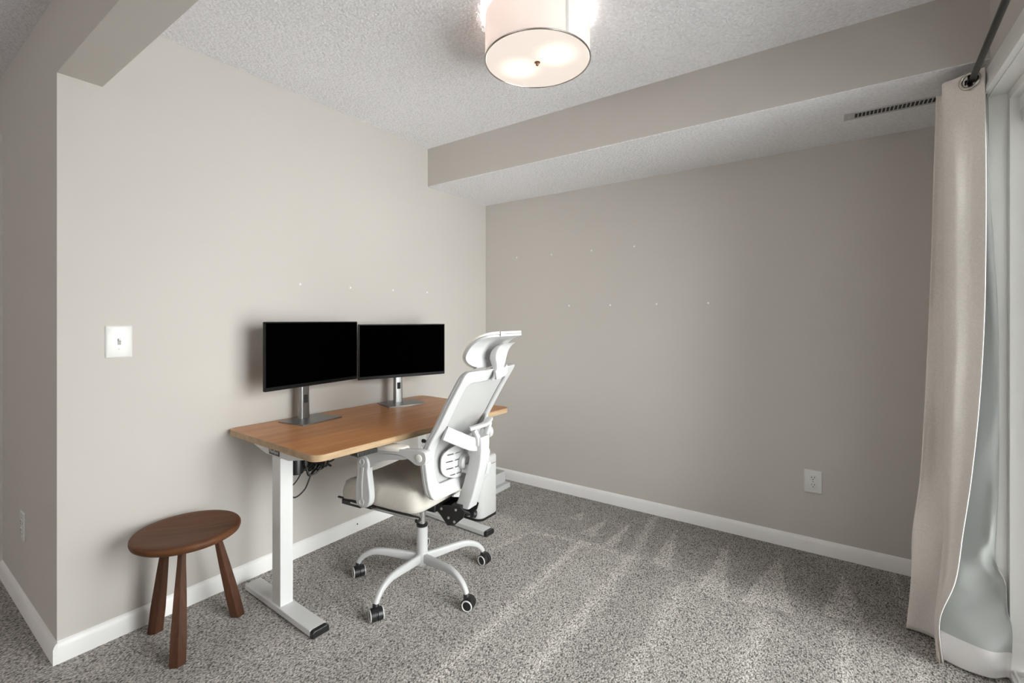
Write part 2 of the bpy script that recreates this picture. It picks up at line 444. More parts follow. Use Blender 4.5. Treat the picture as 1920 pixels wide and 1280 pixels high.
# white specks left on the walls where pictures hung
def speck(parent, p, nrm, r=.006):
    bm = NB(); lathe(bm, [(r, 0), (r*.8, .0012)], 8, axmat(p, nrm)); link('filled_nail_hole', bm, M['drywall_patch'], parent)
for y, z in ((-1.594, 1.438), (-1.283, 1.438), (-.963, 1.44), (-.659, 1.441)): speck(wl, (0, y, z), (1, 0, 0))
for x, z in ((.306, 1.732), (.615, 1.731), (.935, 1.732), (1.242, 1.734), (.76, 1.352), (1.074, 1.35), (1.39, 1.351), (1.702, 1.351)): speck(wb, (x, 0, z), (0, -1, 0))

# hall door opening with its casing, on the darker wall
c = struct('door_1', M['casing'], [(-1.10, -1.012, YH-.016, YH, 0, 2.16), (-2.02, -1.10, YH-.016, YH, 2.08, 2.16), (-2.10, -2.02, YH-.016, YH, 0, 2.16)])
bm = NB(); box(bm, -1.16, -1.10, YH-.002, YH+.12, 0, 2.08); link('door_jamb', bm, M['casing'], c, smooth=None)
bm = NB(); box(bm, -2.02, -1.165, YH+.05, YH+.09, .01, 2.07); dr = link('door_leaf', bm, M['casing'], c, smooth=None)

# sliding glass door: casing, jamb, frame, panels, glass, track
d2 = struct('door_2', M['casing'], [(XR-.016, XR, DY1, DY1+.06, 0, DZ+.075), (XR-.016, XR, DY0-.075, DY1+.06, DZ, DZ+.075), (XR-.016, XR, DY0-.075, DY0, 0, DZ+.075)])
dm = NB(); box(dm, XR-.020, XR-.010, DY0-.08, DY1+.005, DZ-.002, DZ+.016); link('casing_bead', dm, M['casing'], d2, smooth=None)
jb = NB()
box(jb, XR, XR+.15, DY1-.004, DY1, 0, DZ); box(jb, XR, XR+.15, DY0, DY0+.004, 0, DZ); box(jb, XR, XR+.15, DY0+.004, DY1-.004, DZ-.004, DZ)
link('jamb', jb, M['casing'], d2, smooth=None)
fr = NB()
for (a, b, c_, d_) in ((DY1-.03, DY1-.004, .0, DZ-.004), (DY0+.004, DY0+.03, .0, DZ-.004)): box(fr, XR+.047, XR+.148, a, b, c_, d_)
box(fr, XR+.047, XR+.148, DY0+.03, DY1-.03, DZ-.035, DZ-.004)
box(fr, XR+.047, XR+.148, DY0+.03, DY1-.03, 0, .022)
box(fr, XR+.055, XR+.062, DY0+.03, DY1-.03, .022, .036); box(fr, XR+.095, XR+.102, DY0+.03, DY1-.03, .022, .036)
link('door_frame', fr, M['vinyl'], d2, smooth=None, bevel=(.002, 2))
ym = (DY0+DY1)/2
for (y0, y1, x) in ((ym-.04, DY1-.032, XR+.105), (DY0+.032, ym+.04, XR+.064)):
    pn = NB()
    box(pn, x, x+.034, y0, y0+.075, .038, DZ-.04); box(pn, x, x+.034, y1-.075, y1, .038, DZ-.04)
    box(pn, x, x+.034, y0+.075, y1-.075, .038, .12); box(pn, x, x+.034, y0+.075, y1-.075, DZ-.12, DZ-.04)
    sp = link('door_panel', pn, M['vinyl'], d2, smooth=None, bevel=(.003, 2))
    gl = NB(); box(gl, x+.014, x+.020, y0+.07, y1-.07, .115, DZ-.115); link('glass_pane', gl, M['glass'], sp, smooth=None)
# unseen window frame, added to give the fill light a source
struct('added_window_1', M['vinyl'], [(-1.18, -1.10, -6.5, -6.44, .57, 2.43), (2.30, 2.38, -6.5, -6.44, .57, 2.43), (-1.10, 2.30, -6.5, -6.44, .57, .65), (-1.10, 2.30, -6.5, -6.44, 2.35, 2.43), (.57, .63, -6.46, -6.43, .65, 2.35)])

# ================================================================== WALL FITTINGS
def plate_base(w_=.071, h=.115):
    bm = NB()
    rings = []
    for (k, t) in ((0, 0), (0, .003), (.0025, .0055), (.005, .0065)):
        rings.append([Vector((x, -t, z)) for x, z in rrect(w_-2*k, h-2*k, .004, 3)])
    loft(bm, rings); return bm
def outlet(name, label, loc, rz, w_=.071, h=.115):
    """duplex receptacle facing local -y"""
    t = thing(name, label, 'outlet', loc, rz, None)
    link('cover_plate', plate_base(w_, h), M['plate_plastic'], t)
    for s in (1, -1):
        bm = NB(); cz = s*.0195
        pts = [(x, max(-.0135, min(.0135, z))) for x, z in [(.0172*math.cos(2*math.pi*k/28), .0172*math.sin(2*math.pi*k/28)) for k in range(28)]]
        rings = [[Vector((x*f, -y, cz+z*f)) for x, z in pts] for f, y in ((1, .006), (1, .0085), (.94, .0092))]
        loft(bm, rings); rc = link('receptacle', bm, M['plate_plastic'], t)
        bm = NB()
        box(bm, -.0075, -.0050, -.0096, -.0088, cz+.000, cz+.0085); box(bm, .0050, .0075, -.0096, -.0088, cz+.001, cz+.0085)
        lathe(bm, [(.0026, 0), (.0026, .0008)], 10, axmat((0, -.0088, cz-.0065), (0, -1, 0)))
        link('slots', bm, M['dark'], rc)
    bm = NB(); lathe(bm, [(.0028, 0), (.002, .0012)], 10, axmat((0, -.0064, 0), (0, -1, 0))); link('screw', bm, M['nickel'], t)
    return t
outlet('wall_outlet', 'white duplex wall outlet low on the grey back wall near the curtain', (2.233, 0, .381), 0, .082, .122)
outlet('wall_outlet', 'white duplex wall outlet seen edge-on, low on the dark hall wall', (-.545, YH, .362), 0, .082, .122)
outlet('wall_outlet', 'white duplex wall outlet under the desk with a black plug in it', (0, -.71, .405), R(90), .078, .118)
sw = thing('light_switch', 'white toggle light switch on the lit wall above the stool', 'light switch', (0, -2.354, 1.163), R(90))
link('cover_plate', plate_base(.084, .127), M['plate_plastic'], sw)
bm = NB(); box(bm, -.0055, .0055, -.0068, -.006, -.0125, .0125); link('toggle_slot', bm, M['edge_rubber'], sw)
bm = NB(); box(bm, -.004, .004, -.017, -.006, -.001, .007, Matrix.Rotation(R(-18), 4, 'X')); link('toggle', bm, M['plate_plastic'], sw, bevel=(.001, 2))
for s in (1, -1):
    bm = NB(); lathe(bm, [(.0028, 0), (.002, .0012)], 10, axmat((0, -.0064, s*.030), (0, -1, 0))); link('screw', bm, M['plate_plastic'], sw)
pg = thing('power_plug', 'black power plug pushed into the outlet under the desk', 'plug', (.010, -.712, .422))
bm = NB(); tube(bm, [(0, 0, 0), (.018, 0, 0), (.03, 0, -.002), (.036, 0, -.004)], [.013, .013, .009, .005], 10); link('plug_body', bm, M['black_cable'], pg)
bm = NB(); tube(bm, spline([(.036, 0, -.004), (.05, .005, -.03), (.05, .02, -.12), (.04, .03, -.25), (.05, .04, -.395)], 6), .0028, 6); link('cord', bm, M['black_cable'], pg)

# ceiling register in the soffit
vt = thing('ceiling_vent', 'long narrow slotted vent register in the soffit underside beside the curtain', 'vent', (2.363, -.400, SB))
VL = .42; VW = .078
bm = NB()
box(bm, 0, .036, 0, VW, -.003, 0); box(bm, VL-.02, VL, 0, VW, -.003, 0); box(bm, .036, VL-.02, 0, .012, -.003, 0); box(bm, .036, VL-.02, VW-.014, VW, -.003, 0)
link('register_frame', bm, M['register'], vt, smooth=None, bevel=(.0012, 1))
bm = NB(); box(bm, .034, VL-.018, .011, VW-.013, -.0008, -.0002); link('duct_opening', bm, M['dark'], vt, smooth=None)
bm = NB()
n = 26
for k in range(n+1):
    x = .038+(VL-.058)*k/n; box(bm, x-.0020, x+.0020, .012, VW-.014, -.0028, -.0008)
link('louver_bars', bm, M['register'], vt, smooth=None)
bm = NB(); lathe(bm, [(.004, 0), (.003, .0015)], 10, axmat((.018, VW/2, -.003), (0, 0, -1))); link('screw', bm, M['casing'], vt)

# ================================================================== CEILING LIGHT
LX, LY, LZ0, LZ1, LR = 1.370, -1.424, 2.262, 2.426, .204
lt = thing('ceiling_light', 'white fabric drum ceiling light with a glowing frosted diffuser', 'ceiling light', (LX, LY, LZ0))
H_ = LZ1-LZ0
def emis(name, color, strength, base=(.9, .86, .82)):
    m = D.materials.new(name); m.use_nodes = True; b = m.node_tree.nodes['Principled BSDF']
    b.inputs['Base Color'].default_value = (*base, 1); b.inputs['Roughness'].default_value = .6
    b.inputs['Emission Color'].default_value = (*color, 1); b.inputs['Emission Strength'].default_value = strength
    return m
def trans_shade():
    m = D.materials.new('shade_translucent'); m.use_nodes = True; nt = m.node_tree; b = nt.nodes['Principled BSDF']
    b.inputs['Base Color'].default_value = (.66, .62, .605, 1); b.inputs['Roughness'].default_value = .9
    t = nt.nodes.new('ShaderNodeBsdfTranslucent'); t.inputs[0].default_value = (.88, .84, .82, 1)
    mx = nt.nodes.new('ShaderNodeMixShader'); mx.inputs[0].default_value = .24
    nt.links.new(b.outputs[0], mx.inputs[1]); nt.links.new(t.outputs[0], mx.inputs[2]); nt.links.new(mx.outputs[0], nt.nodes['Material Output'].inputs[0])
    return m
M['shade'] = trans_shade()
def diffuser_mat():
    """frosted glass lit by two bulbs: a soft, brighter spot below each bulb"""
    m = D.materials.new('diffuser_glass'); m.use_nodes = True; nt = m.node_tree; b = nt.nodes['Principled BSDF']; L = nt.links.new
    b.inputs['Base Color'].default_value = (.5, .47, .44, 1); b.inputs['Roughness'].default_value = .4
    tc = nt.nodes.new('ShaderNodeTexCoord'); acc = None
    for p in BULBS:
        d = nt.nodes.new('ShaderNodeVectorMath'); d.operation = 'DISTANCE'; d.inputs[1].default_value = (p[0], p[1], 0)
        L(tc.outputs['Object'], d.inputs[0])
        r = nt.nodes.new('ShaderNodeMapRange'); r.interpolation_type = 'SMOOTHSTEP'
        r.inputs['From Min'].default_value = .015; r.inputs['From Max'].default_value = .105
        r.inputs['To Min'].default_value = 1; r.inputs['To Max'].default_value = 0
        L(d.outputs['Value'], r.inputs['Value'])
        if acc is None: acc = r.outputs['Result']
        else:
            s = nt.nodes.new('ShaderNodeMath'); s.operation = 'ADD'; L(acc, s.inputs[0]); L(r.outputs['Result'], s.inputs[1]); acc = s.outputs[0]
    q = nt.nodes.new('ShaderNodeMath'); q.operation = 'MULTIPLY_ADD'; q.inputs[1].default_value = .45; q.inputs[2].default_value = .45; L(acc, q.inputs[0])
    b.inputs['Emission Color'].default_value = (1, .86, .755, 1); L(q.outputs[0], b.inputs['Emission Strength'])
    ts = nt.nodes.new('ShaderNodeBsdfTranslucent'); ts.inputs[0].default_value = (.9, .86, .82, 1)
    ad = nt.nodes.new('ShaderNodeMixShader'); ad.inputs[0].default_value = .04
    L(b.outputs[0], ad.inputs[1]); L(ts.outputs[0], ad.inputs[2]); L(ad.outputs[0], nt.nodes['Material Output'].inputs[0])
    return m
BULBS = [(-.085, .001), (.085, -.001)]
M['diffuser'] = diffuser_mat()
bm = NB()
seg = 96
prof = [(LR, 0), (LR, H_), (LR-.002, H_), (LR-.002, 0)]
V = [[bm.verts.new((r*math.cos(2*math.pi*i/seg), r*math.sin(2*math.pi*i/seg), z)) for i in range(seg)] for r, z in prof]
for a in range(4):
    for i in range(seg): bm.faces.new((V[a][i], V[a][(i+1) % seg], V[(a+1) % 4][(i+1) % seg], V[(a+1) % 4][i]))
shd = link('drum_shade', bm, M['shade'], lt)
# vertical seam of the shade facing the camera, slightly right
ang = math.atan2(cam.location.y-LY, cam.location.x-LX) + R(31)
bm = NB()
rings = []
for z in (.004, H_-.001):
    rings.append([Vector(((LR+q)*math.cos(ang+s), (LR+q)*math.sin(ang+s), z)) for s, q in ((-.027, .0005), (.027, .0005), (.027, .0018), (-.027, .0018))])
loft(bm, rings); link('shade_seam', bm, M['hem'], shd)
bm = NB()
def ringmesh(bm, R0, r, z, seg=96, mx=None, n=8, flat=1.):
    V = []
    for i in range(seg):
        a = 2*math.pi*i/seg
        row = []
        for k in range(n):
            b = 2*math.pi*k/n
            p = Vector(((R0+r*math.cos(b))*math.cos(a), (R0+r*math.cos(b))*math.sin(a), z+r*flat*math.sin(b)))
            row.append(bm.verts.new(mx @ p if mx is not None else p))
        V.append(row)
    for i in range(seg):
        for k in range(n): bm.faces.new((V[i][k], V[(i+1) % seg][k], V[(i+1) % seg][(k+1) % n], V[i][(k+1) % n]))
ringmesh(bm, LR+.0005, .0032, 0.001); link('trim_ring', bm, M['nickel'], lt)
bm = NB(); lathe(bm, [(LR-.004, .004), (LR-.003, 0), (.1, -.003), (.02, -.004), (.0005, -.004)], 96); link('diffuser', bm, M['diffuser'], lt)
bm = NB(); lathe(bm, [(.011, 0), (.011, .002), (.007, .004), (.006, .010), (.004, .013), (.001, .014)], 20, axmat((0, 0, -.0035), (0, 0, -1)))
link('finial', bm, mat('bronze', (.30, .17, .10), .35, metal=1), lt)
bm = NB(); lathe(bm, [(.07, H_-.002), (.07, HC-LZ0-.001)], 32); link('canopy', bm, M['nickel'], lt)
for bx_, by_ in BULBS:
    l = D.lights.new('bulb', 'POINT'); l.energy = 5; l.color = (1, .93, .87); l.shadow_soft_size = .03
    o = D.objects.new('bulb', l); COL.objects.link(o); o.parent = lt; o.location = (bx_, by_, .060)

# ================================================================== DESK
DZT = .742
dk = thing('standing_desk', 'standing desk with brown wood-look top and white metal frame against the wall', 'desk', (.393, -1.362, 0), R(-1.6))
hx, hy = .372, .607
bm = NB(); o2 = rrect(2*hx, 2*hy, .045, 8)
rings = [[Vector((x*s, y*t, z)) for x, y in o2] for s, t, z in ((.996, .998, DZT-.026), (1, 1, DZT-.0245), (1, 1, DZT-.0012), (.997, .9985, DZT))]
V = loft(bm, rings, cap=False)
bm.faces.new(V[0][::-1]).material_index = 1; top = bm.faces.new(V[-1])
for f in bm.faces:
    f.material_index = 0 if f is top else 1
link('desktop', bm, [M['desk_wood'], M['desk_edge']], dk)
# frame rails under the top
bm = NB()
for x in (-.10, .06): box(bm, x-.02, x+.02, -.50, .50, DZT-.062, DZT-.030)
link('crossbar', bm, M['white_metal'], dk, smooth=None, bevel=(.003, 2))
bm = NB(); box(bm, -.13, .09, -.30, -.12, DZT-.085, DZT-.062); link('control_box', bm, M['black_plastic'], dk, smooth=None, bevel=(.004, 2))
for s in (-1, 1):
    y = s*.53
    # side bracket that carries the top: deep at the post, tapering to both ends
    bm = NB()
    pts = [(-.30, DZT-.0265), (.30, DZT-.0265), (.30, DZT-.034), (.09, DZT-.078), (-.10, DZT-.078), (-.30, DZT-.034)]
    prism(bm, pts, y-.030, y+.030, 'XZ'); br = link('side_bracket', bm, M['white_metal'], dk, smooth=None, bevel=(.002, 2))
    if s == -1:
        bm = NB(); box(bm, -.066, .020, y-.0325, y-.0305, DZT-.072, DZT-.044); pl = link('name_plate', bm, M['black_plastic'], br, smooth=None)
        cu = D.curves.new('txt', 'FONT'); cu.body = 'FlexiSpot'; cu.size = .0195; cu.align_x = 'CENTER'; cu.align_y = 'CENTER'; cu.extrude = .0003; cu.offset = .0003
        to = D.objects.new('txt', cu); COL.objects.link(to)
        bpy.context.view_layer.update()
        me = D.meshes.new_from_object(to.evaluated_get(bpy.context.evaluated_depsgraph_get()))
        D.objects.remove(to); me.materials.clear(); me.materials.append(M['white_plastic'])
        tx = D.objects.new('lettering', me); COL.objects.link(tx); tx.parent = br
        tx.rotation_euler = (R(90), 0, 0); tx.location = (-.023, y-.0329, DZT-.058)
    bm = NB(); box(bm, -.048, .022, y-.028, y+.028, .030, DZT-.079); pst = link('post', bm, M['white_metal'], dk, smooth=None, bevel=(.003, 3))
    bm = NB(); box(bm, -.044, .018, y-.024, y+.024, DZT-.079, DZT-.076); link('inner_tube', bm, M['white_metal'], pst, smooth=None)
    bm = NB(); box(bm, -.285, .262, y-.036, y+.036, .006, .032); ft = link('foot', bm, M['white_metal'], dk, smooth=None, bevel=(.004, 3))
    bm = NB()
    prism(bm, [(y-.0365, .004), (y+.0365, .004), (y+.0365, .026), (y+.028, .0335), (y-.028, .0335), (y-.0365, .026)], .262, .284, 'YZ')
    link('end_cap', bm, M['black_plastic'], ft, smooth=None, bevel=(.004, 2))
    bm = NB(); lathe(bm, [(.014, 0), (.014, .006)], 16, axmat((.24, y, 0), (0, 0, 1))); link('levelling_pad', bm, M['black_plastic'], ft)
    bm = NB(); lathe(bm, [(.014, 0), (.014, .006)], 16, axmat((-.26, y, 0), (0, 0, 1))); link('levelling_pad', bm, M['black_plastic'], ft)
# keypad at the front edge
bm = NB(); box(bm, .325, .378, -.43, -.33, DZT-.045, DZT-.0262); kp = link('keypad', bm, M['black_plastic'], dk, smooth=None, bevel=(.004, 2))
bm = NB()
for k in range(4): box(bm, .378, .3795, -.42+.022*k, -.404+.022*k, DZT-.041, DZT-.031)
link('keypad_buttons', bm, M['black_cable'], kp, smooth=None)
# motor cover next to the left post
bm = NB(); lathe(bm, [(.026, 0), (.029, .003), (.029, .145), (.026, .150)], 28, axmat((-.06, -.442, DZT-.190), (0, 0, 1))); link('motor', bm, M['black_plastic'], dk)

# black cable bundle hanging under the top
cb = thing('cable_bundle', 'tangle of black cables hanging under the desk by its left leg', 'cables', (.34, -1.72, .57))
rnd = random.Random(3)
def cable(pts, r=.0035, n='cable'):
    bm = NB(); tube(bm, spline(pts, 8), r, 7); link(n, bm, M['black_cable'], cb)
cable([(-.03, -.13, -.03), (-.02, -.10, -.12), (-.01, -.05, -.10), (.0, -.02, -.03), (.0, .03, .04), (.02, .05, .10)])
cable([(-.04, -.13, .03), (-.03, -.06, -.02), (-.02, .0, .02), (-.02, .05, .07), (-.04, .02, .11)], .0045)
cable([(-.03, -.13, -.09), (-.02, -.08, -.05), (-.01, -.03, .04), (-.02, .01, .09), (-.01, .04, .12)], .003)
for k in range(26):
    a = Vector((rnd.uniform(-.06, .03), rnd.uniform(-.07, .02), .050)); b = Vector((rnd.uniform(-.05, .03), rnd.uniform(.03, .13), .075))
    m1 = a.lerp(b, .3)+Vector((rnd.uniform(-.03, .03), rnd.uniform(-.03, .03), -rnd.uniform(.03, .09)))
    m2 = a.lerp(b, .7)+Vector((rnd.uniform(-.03, .03), rnd.uniform(-.03, .03), -rnd.uniform(.02, .07)))
    cable([a, m1, m2, b], rnd.choice((.0035, .004, .005)))

# ================================================================== MONITORS
def monitor(label, loc, rz, w_, zc, stand_off, base_rot, basep):
    """loc: centre of the screen at desk level; local +x faces the viewer, +y runs along the screen"""
    t = thing('monitor', label, 'monitor', (loc[0], loc[1], DZT), rz)
    h = .322; z0 = zc-DZT-h/2; z1 = z0+h
    bm = NB(); prism(bm, rrect(w_, h, .004, 3, 0, (z0+z1)/2), -.010, .004, 'YZ'); hs = link('housing', bm, M['bezel'], t, bevel=(.0012, 1))
    bm = NB(); box(bm, .0040, .0048, -w_/2+.006, w_/2-.006, z0+.018, z1-.006); link('screen', bm, M['screen'], t, smooth=None)
    bm = NB(); rings = [[Vector((x, y, z)) for y, z in rrect(w_*s, h*s2, .01, 3, 0, (z0+z1)/2)] for x, s, s2 in ((-.0102, .9, .85), (-.030, .62, .6), (-.034, .5, .5))]
    loft(bm, rings); link('rear_cover', bm, M['silver'], hs)
    # stand
    st = D.objects.new('stand', None)
    bx, by = basep
    bm = NB(); rings = []
    for z, ww, dd in ((.0055, .052, .034), (z0+.16, .046, .028)):
        rings.append([Vector((bx+x, by+y, z)) for x, y in rrect(dd, ww, .009, 4)])
    loft(bm, rings); cs = link('stand_column', bm, M['silver'], t)
    bm = NB(); box(bm, bx+.0135, bx+.0185, by-.011, by+.011, .085, .125, None); link('cable_slot', bm, M['dark'], cs, bevel=(.003, 2))
    bm = NB(); box(bm, bx+.0, -.03, by-.03, by+.03, (z0+z1)/2-.04, (z0+z1)/2+.04)
    link('vesa_mount', bm, M['silver'], t, smooth=None, bevel=(.004, 2))
    bm = NB(); mx = Matrix.Translation((bx+.055, by, 0)) @ Matrix.Rotation(base_rot, 4, 'Z')
    rings = [[mx @ Vector((x, y, z)) for x, y in rrect(.185*s, .235*s, .004, 3)] for z, s in ((0, .99), (.0008, 1), (.0055, 1), (.006, .995))]
    loft(bm, rings); link('base_plate', bm, M['silver'], t)
    return t
# direction of each screen (unit vector along the screen, left to right) -> rz such that local +y = dir
def dir_rz(dx, dy): return math.atan2(dy, dx)-R(90)
monitor('black flat monitor on a silver stand, left one on the desk, nearer the light switch', (.150, -1.602), dir_rz(-.067, .552), .556, 1.079, .1, 0, (-.062, -.020))
monitor('black flat monitor on a silver stand, right one on the desk, behind the chair', (.168, -1.024), dir_rz(.172, .533), .560, 1.063, .1, 0, (-.045, -.020))

# ================================================================== OFFICE CHAIR
CX, CY = .70, -1.39
ch = thing('office_chair', 'white high-back mesh office chair with headrest and beige seat at the desk', 'chair', (CX, CY, 0), R(186))
# local: +x towards the desk (forward), +y the sitter's left
WP = M['white_plastic']
# back profile: rear surface u(z)
RU = [(.45, -.238), (.494, -.222), (.52, -.205), (.56, -.196), (.633, -.185), (.68, -.190), (.72, -.208), (.76, -.232), (.80, -.258), (.90, -.315), (.98, -.364), (1.045, -.405)]
RUs = [p for p in spline(RU, 4)]
def ru(z, v, bow=.020):
    return interp(RUs, z) - bow*(1-(abs(v)/.21)**2)
def back_ring(bm, W0, W1, z0, z1, iw0, iw1, iz0, iz1, r0, r1, d0, d1):
    """frame with a hole: outer (W at bottom/top), inner; d0 rear offset, d1 front offset"""
    def loop(wb_, wt, za, zb, r, n=10, m_=16):
        pts = []
        # go round: bottom-left ... using straight sides with m_ samples and arc corners
        def hw(z): return wb_+(wt-wb_)*(z-za)/(zb-za)
        cs = [(hw(zb)-r, zb-r, 0), (-hw(zb)+r, zb-r, 90), (-hw(za)+r, za+r, 180), (hw(za)-r, za+r, 270)]
        arcs = [[(cx+r*math.cos(R(a+90*k/n)), cz+r*math.sin(R(a+90*k/n))) for k in range(n+1)] for cx, cz, a in cs]
        for i, a in enumerate(arcs):
            pts += a; nx = arcs[(i+1) % 4][0]
            for k in range(1, m_): pts.append((a[-1][0]+(nx[0]-a[-1][0])*k/m_, a[-1][1]+(nx[1]-a[-1][1])*k/m_))
        return pts
    O = loop(W0, W1, z0, z1, r0); I = loop(iw0, iw1, iz0, iz1, r1)
    mk = lambda P, d: [bm.verts.new((ru(z, v)+d, v, z)) for v, z in P]
    Or, Ir, If, Of = mk(O, d0), mk(I, d0), mk(I, d1), mk(O, d1)
    n = len(O)
    for A, B in ((Or, Ir), (Ir, If), (If, Of), (Of, Or)):
        for i in range(n): bm.faces.new((A[i], A[(i+1) % n], B[(i+1) % n], B[i]))
bm = NB(); back_ring(bm, .200, .206, .486, 1.038, .150, .162, .540, .985, .020, .024, 0, .016)
bf = link('back_frame', bm, WP, ch, smooth=50, bevel=(.003, 2))
bm = NB(); back_ring(bm, .203, .209, .483, 1.041, .188, .194, .50, 1.026, .032, .03, .016, .026)
link('frame_gasket', bm, M['edge_rubber'], bf, smooth=50)
# mesh panel
bm = NB(); nv, nz = 24, 44; Gd = []
for j in range(nz+1):
    z = .495+(1.032-.495)*j/nz; row = []
    for i in range(nv+1):
        v = -.192+.384*i/nv; row.append(bm.verts.new((ru(z, v)+.0175, v, z)))
    Gd.append(row)
for j in range(nz):
    for i in range(nv): bm.faces.new((Gd[j][i], Gd[j][i+1], Gd[j+1][i+1], Gd[j+1][i]))
link('back_mesh', bm, M['back_mesh'], ch)
# rear spine: outboard column with flared head and a triangular hole, wings to both stiles
bm = NB()
prof = spline([(-.212, .408), (-.235, .46), (-.262, .54), (-.285, .62), (-.296, .69), (-.298, .735)], 5)
rings = []
for i, (u, z) in enumerate(prof):
    f = i/(len(prof)-1); hw = .036-.004*math.sin(f*math.pi); th = .042-.010*f
    rings.append([Vector((u-th+x, y, z)) for x, y in rrect(th*2*.9, 2*hw, .008, 3)])
loft(bm, rings)
spn = link('spine', bm, WP, ch, smooth=50)
def bar(bm, pts, w_, t_, sides=4):
    """flat rectangular bar along pts; w_ height (z-ish), t_ thickness"""
    pts = [Vector(p) for p in pts]; rings = []
    for i, p in enumerate(pts):
        a = pts[max(0, i-1)]; b = pts[min(len(pts)-1, i+1)]; T = (b-a).normalized()
        up = Vector((0, 0, 1)); up = (up-T*up.dot(T)).normalized(); n = T.cross(up)
        ww = w_[i] if isinstance(w_, list) else w_; tt = t_[i] if isinstance(t_, list) else t_
        rings.append([p+up*z+n*x for x, z in rrect(tt, ww, min(tt, ww)*.3, 2)])
    loft(bm, rings)
# crossbar of the spine head with the two struts below it
bm = NB()
bar(bm, spline([(-.322, .072, .777), (-.343, .04, .783), (-.350, 0, .785), (-.343, -.04, .787), (-.328, -.086, .793)], 4), .016, .030)
bar(bm, [(-.333, -.026, .70), (-.338, -.040, .735), (-.335, -.070, .780)], [.03, .018, .016], .026)
bar(bm, [(-.333, .026, .70), (-.338, .036, .735), (-.333, .056, .772)], [.03, .022, .018], .026)
link('spine_head', bm, WP, spn, smooth=50)
for s in (1, -1):
    bm = NB()
    bar(bm, spline([(-.330, s*.020, .700), (-.322, s*.065, .712), (-.285, s*.115, .742), (-.262, s*.168, .772)], 5), [.060]*16, [.014]*16)
    link('back_wing', bm, WP, ch, smooth=50)
# height-adjuster bulge on the right of the spine
bm = NB(); prism(bm, spline([(-.305, .50), (-.338, .545), (-.352, .60), (-.340, .612), (-.345, .66), (-.315, .675)], 4), -.062, -.030, 'XZ')
link('adjuster_housing', bm, WP, spn, smooth=50, bevel=(.004, 2))
bm = NB(); box(bm, -.343, -.339, -.0365, -.0355, .55, .64); link('adjuster_slot', bm, M['edge_rubber'], spn, smooth=None)
# lumbar pad with slots
bm = NB(); n1, n2 = 52, 34; Gd = []
def lum_w(z): # half width by height
    t = (z-.540)/(.690-.540); return .118*math.sqrt(max(0, 1-abs(2*t-1)**3.2))+.002
for j in range(n2+1):
    z = .540+.150*j/n2; row = []
    for i in range(n1+1):
        v = -1+2*i/n1
        y = v*lum_w(z); row.append(bm.verts.new((-.232+.030*(y/.12)**2-.02*((z-.615)/.075)**2*0, y, z)))
    Gd.append(row)
for j in range(n2):
    for i in range(n1):
        zz = .540+.150*(j+.5)/n2; vv = abs(-1+2*(i+.5)/n1)
        band = j % 7 == 4 and 3 < j < n2-2
        if band and (.12 < vv < .44 or .50 < vv < .80): continue
        bm.faces.new((Gd[j][i], Gd[j][i+1], Gd[j+1][i+1], Gd[j+1][i]))
lb = link('lumbar_pad', bm, WP, ch); so = lb.modifiers.new('s', 'SOLIDIFY'); so.thickness = .006; so.offset = 0
bm = NB(); lathe(bm, [(.034, 0), (.034, .018), (.026, .026)], 24, axmat((-.236, 0, .605), (-1, 0, 0))); box(bm, -.30, -.24, -.015, .015, .56, .60); link('lumbar_pivot', bm, WP, lb)
# headrest
HP = [(-.372, 1.042), (-.3675, 1.068), (-.372, 1.093), (-.388, 1.120), (-.404, 1.139), (-.432, 1.160), (-.471, 1.176), (-.498, 1.180)]
HPs = spline(HP, 5)
def headrest(bm, t_, inset, off, hwid=.150):
    n = len(HPs); rows_r, rows_f = [], []; cols = 26
    for k, (u, z) in enumerate(HPs):
        f = k/(n-1)
        a = HPs[max(0, k-1)]; b = HPs[min(n-1, k+1)]; tx, tz = b[0]-a[0], b[1]-a[1]; l = math.hypot(tx, tz); nx, nz_ = tz/l, -tx/l   # towards the front/up
        # superellipse footprint
        hw = (hwid-inset)*(max(0, 1-abs(2*f-1)**3.6))**(1/2.4)
        if k in (0, n-1): hw = (hwid-inset)*.62
        lr, lf = [], []
        for i in range(cols+1):
            v = hw*(-1+2*i/cols)
            bow = .016*(v/.14)**2
            lr.append(bm.verts.new((u+nx*off+bow, v, z+nz_*off))); lf.append(bm.verts.new((u+nx*(off+t_)+bow, v, z+nz_*(off+t_))))
        rows_r.append(lr); rows_f.append(lf)
    for Rr in (rows_r, rows_f):
        for k in range(n-1):
            for i in range(cols): bm.faces.new((Rr[k][i], Rr[k][i+1], Rr[k+1][i+1], Rr[k+1][i]))
    for k in range(n-1):
        for i in (0, cols): bm.faces.new((rows_r[k][i], rows_r[k+1][i], rows_f[k+1][i], rows_f[k][i]))
    for k in (0, n-1):
        for i in range(cols): bm.faces.new((rows_r[k][i], rows_r[k][i+1], rows_f[k][i+1], rows_f[k][i]))
bm = NB(); headrest(bm, .010, 0, 0); hr = link('headrest_shell', bm, WP, ch, smooth=60, bevel=(.003, 2))
bm = NB(); headrest(bm, .010, .003, .0115); link('headrest_pad', bm, M['arm_pad'], ch, smooth=60, bevel=(.003, 2))
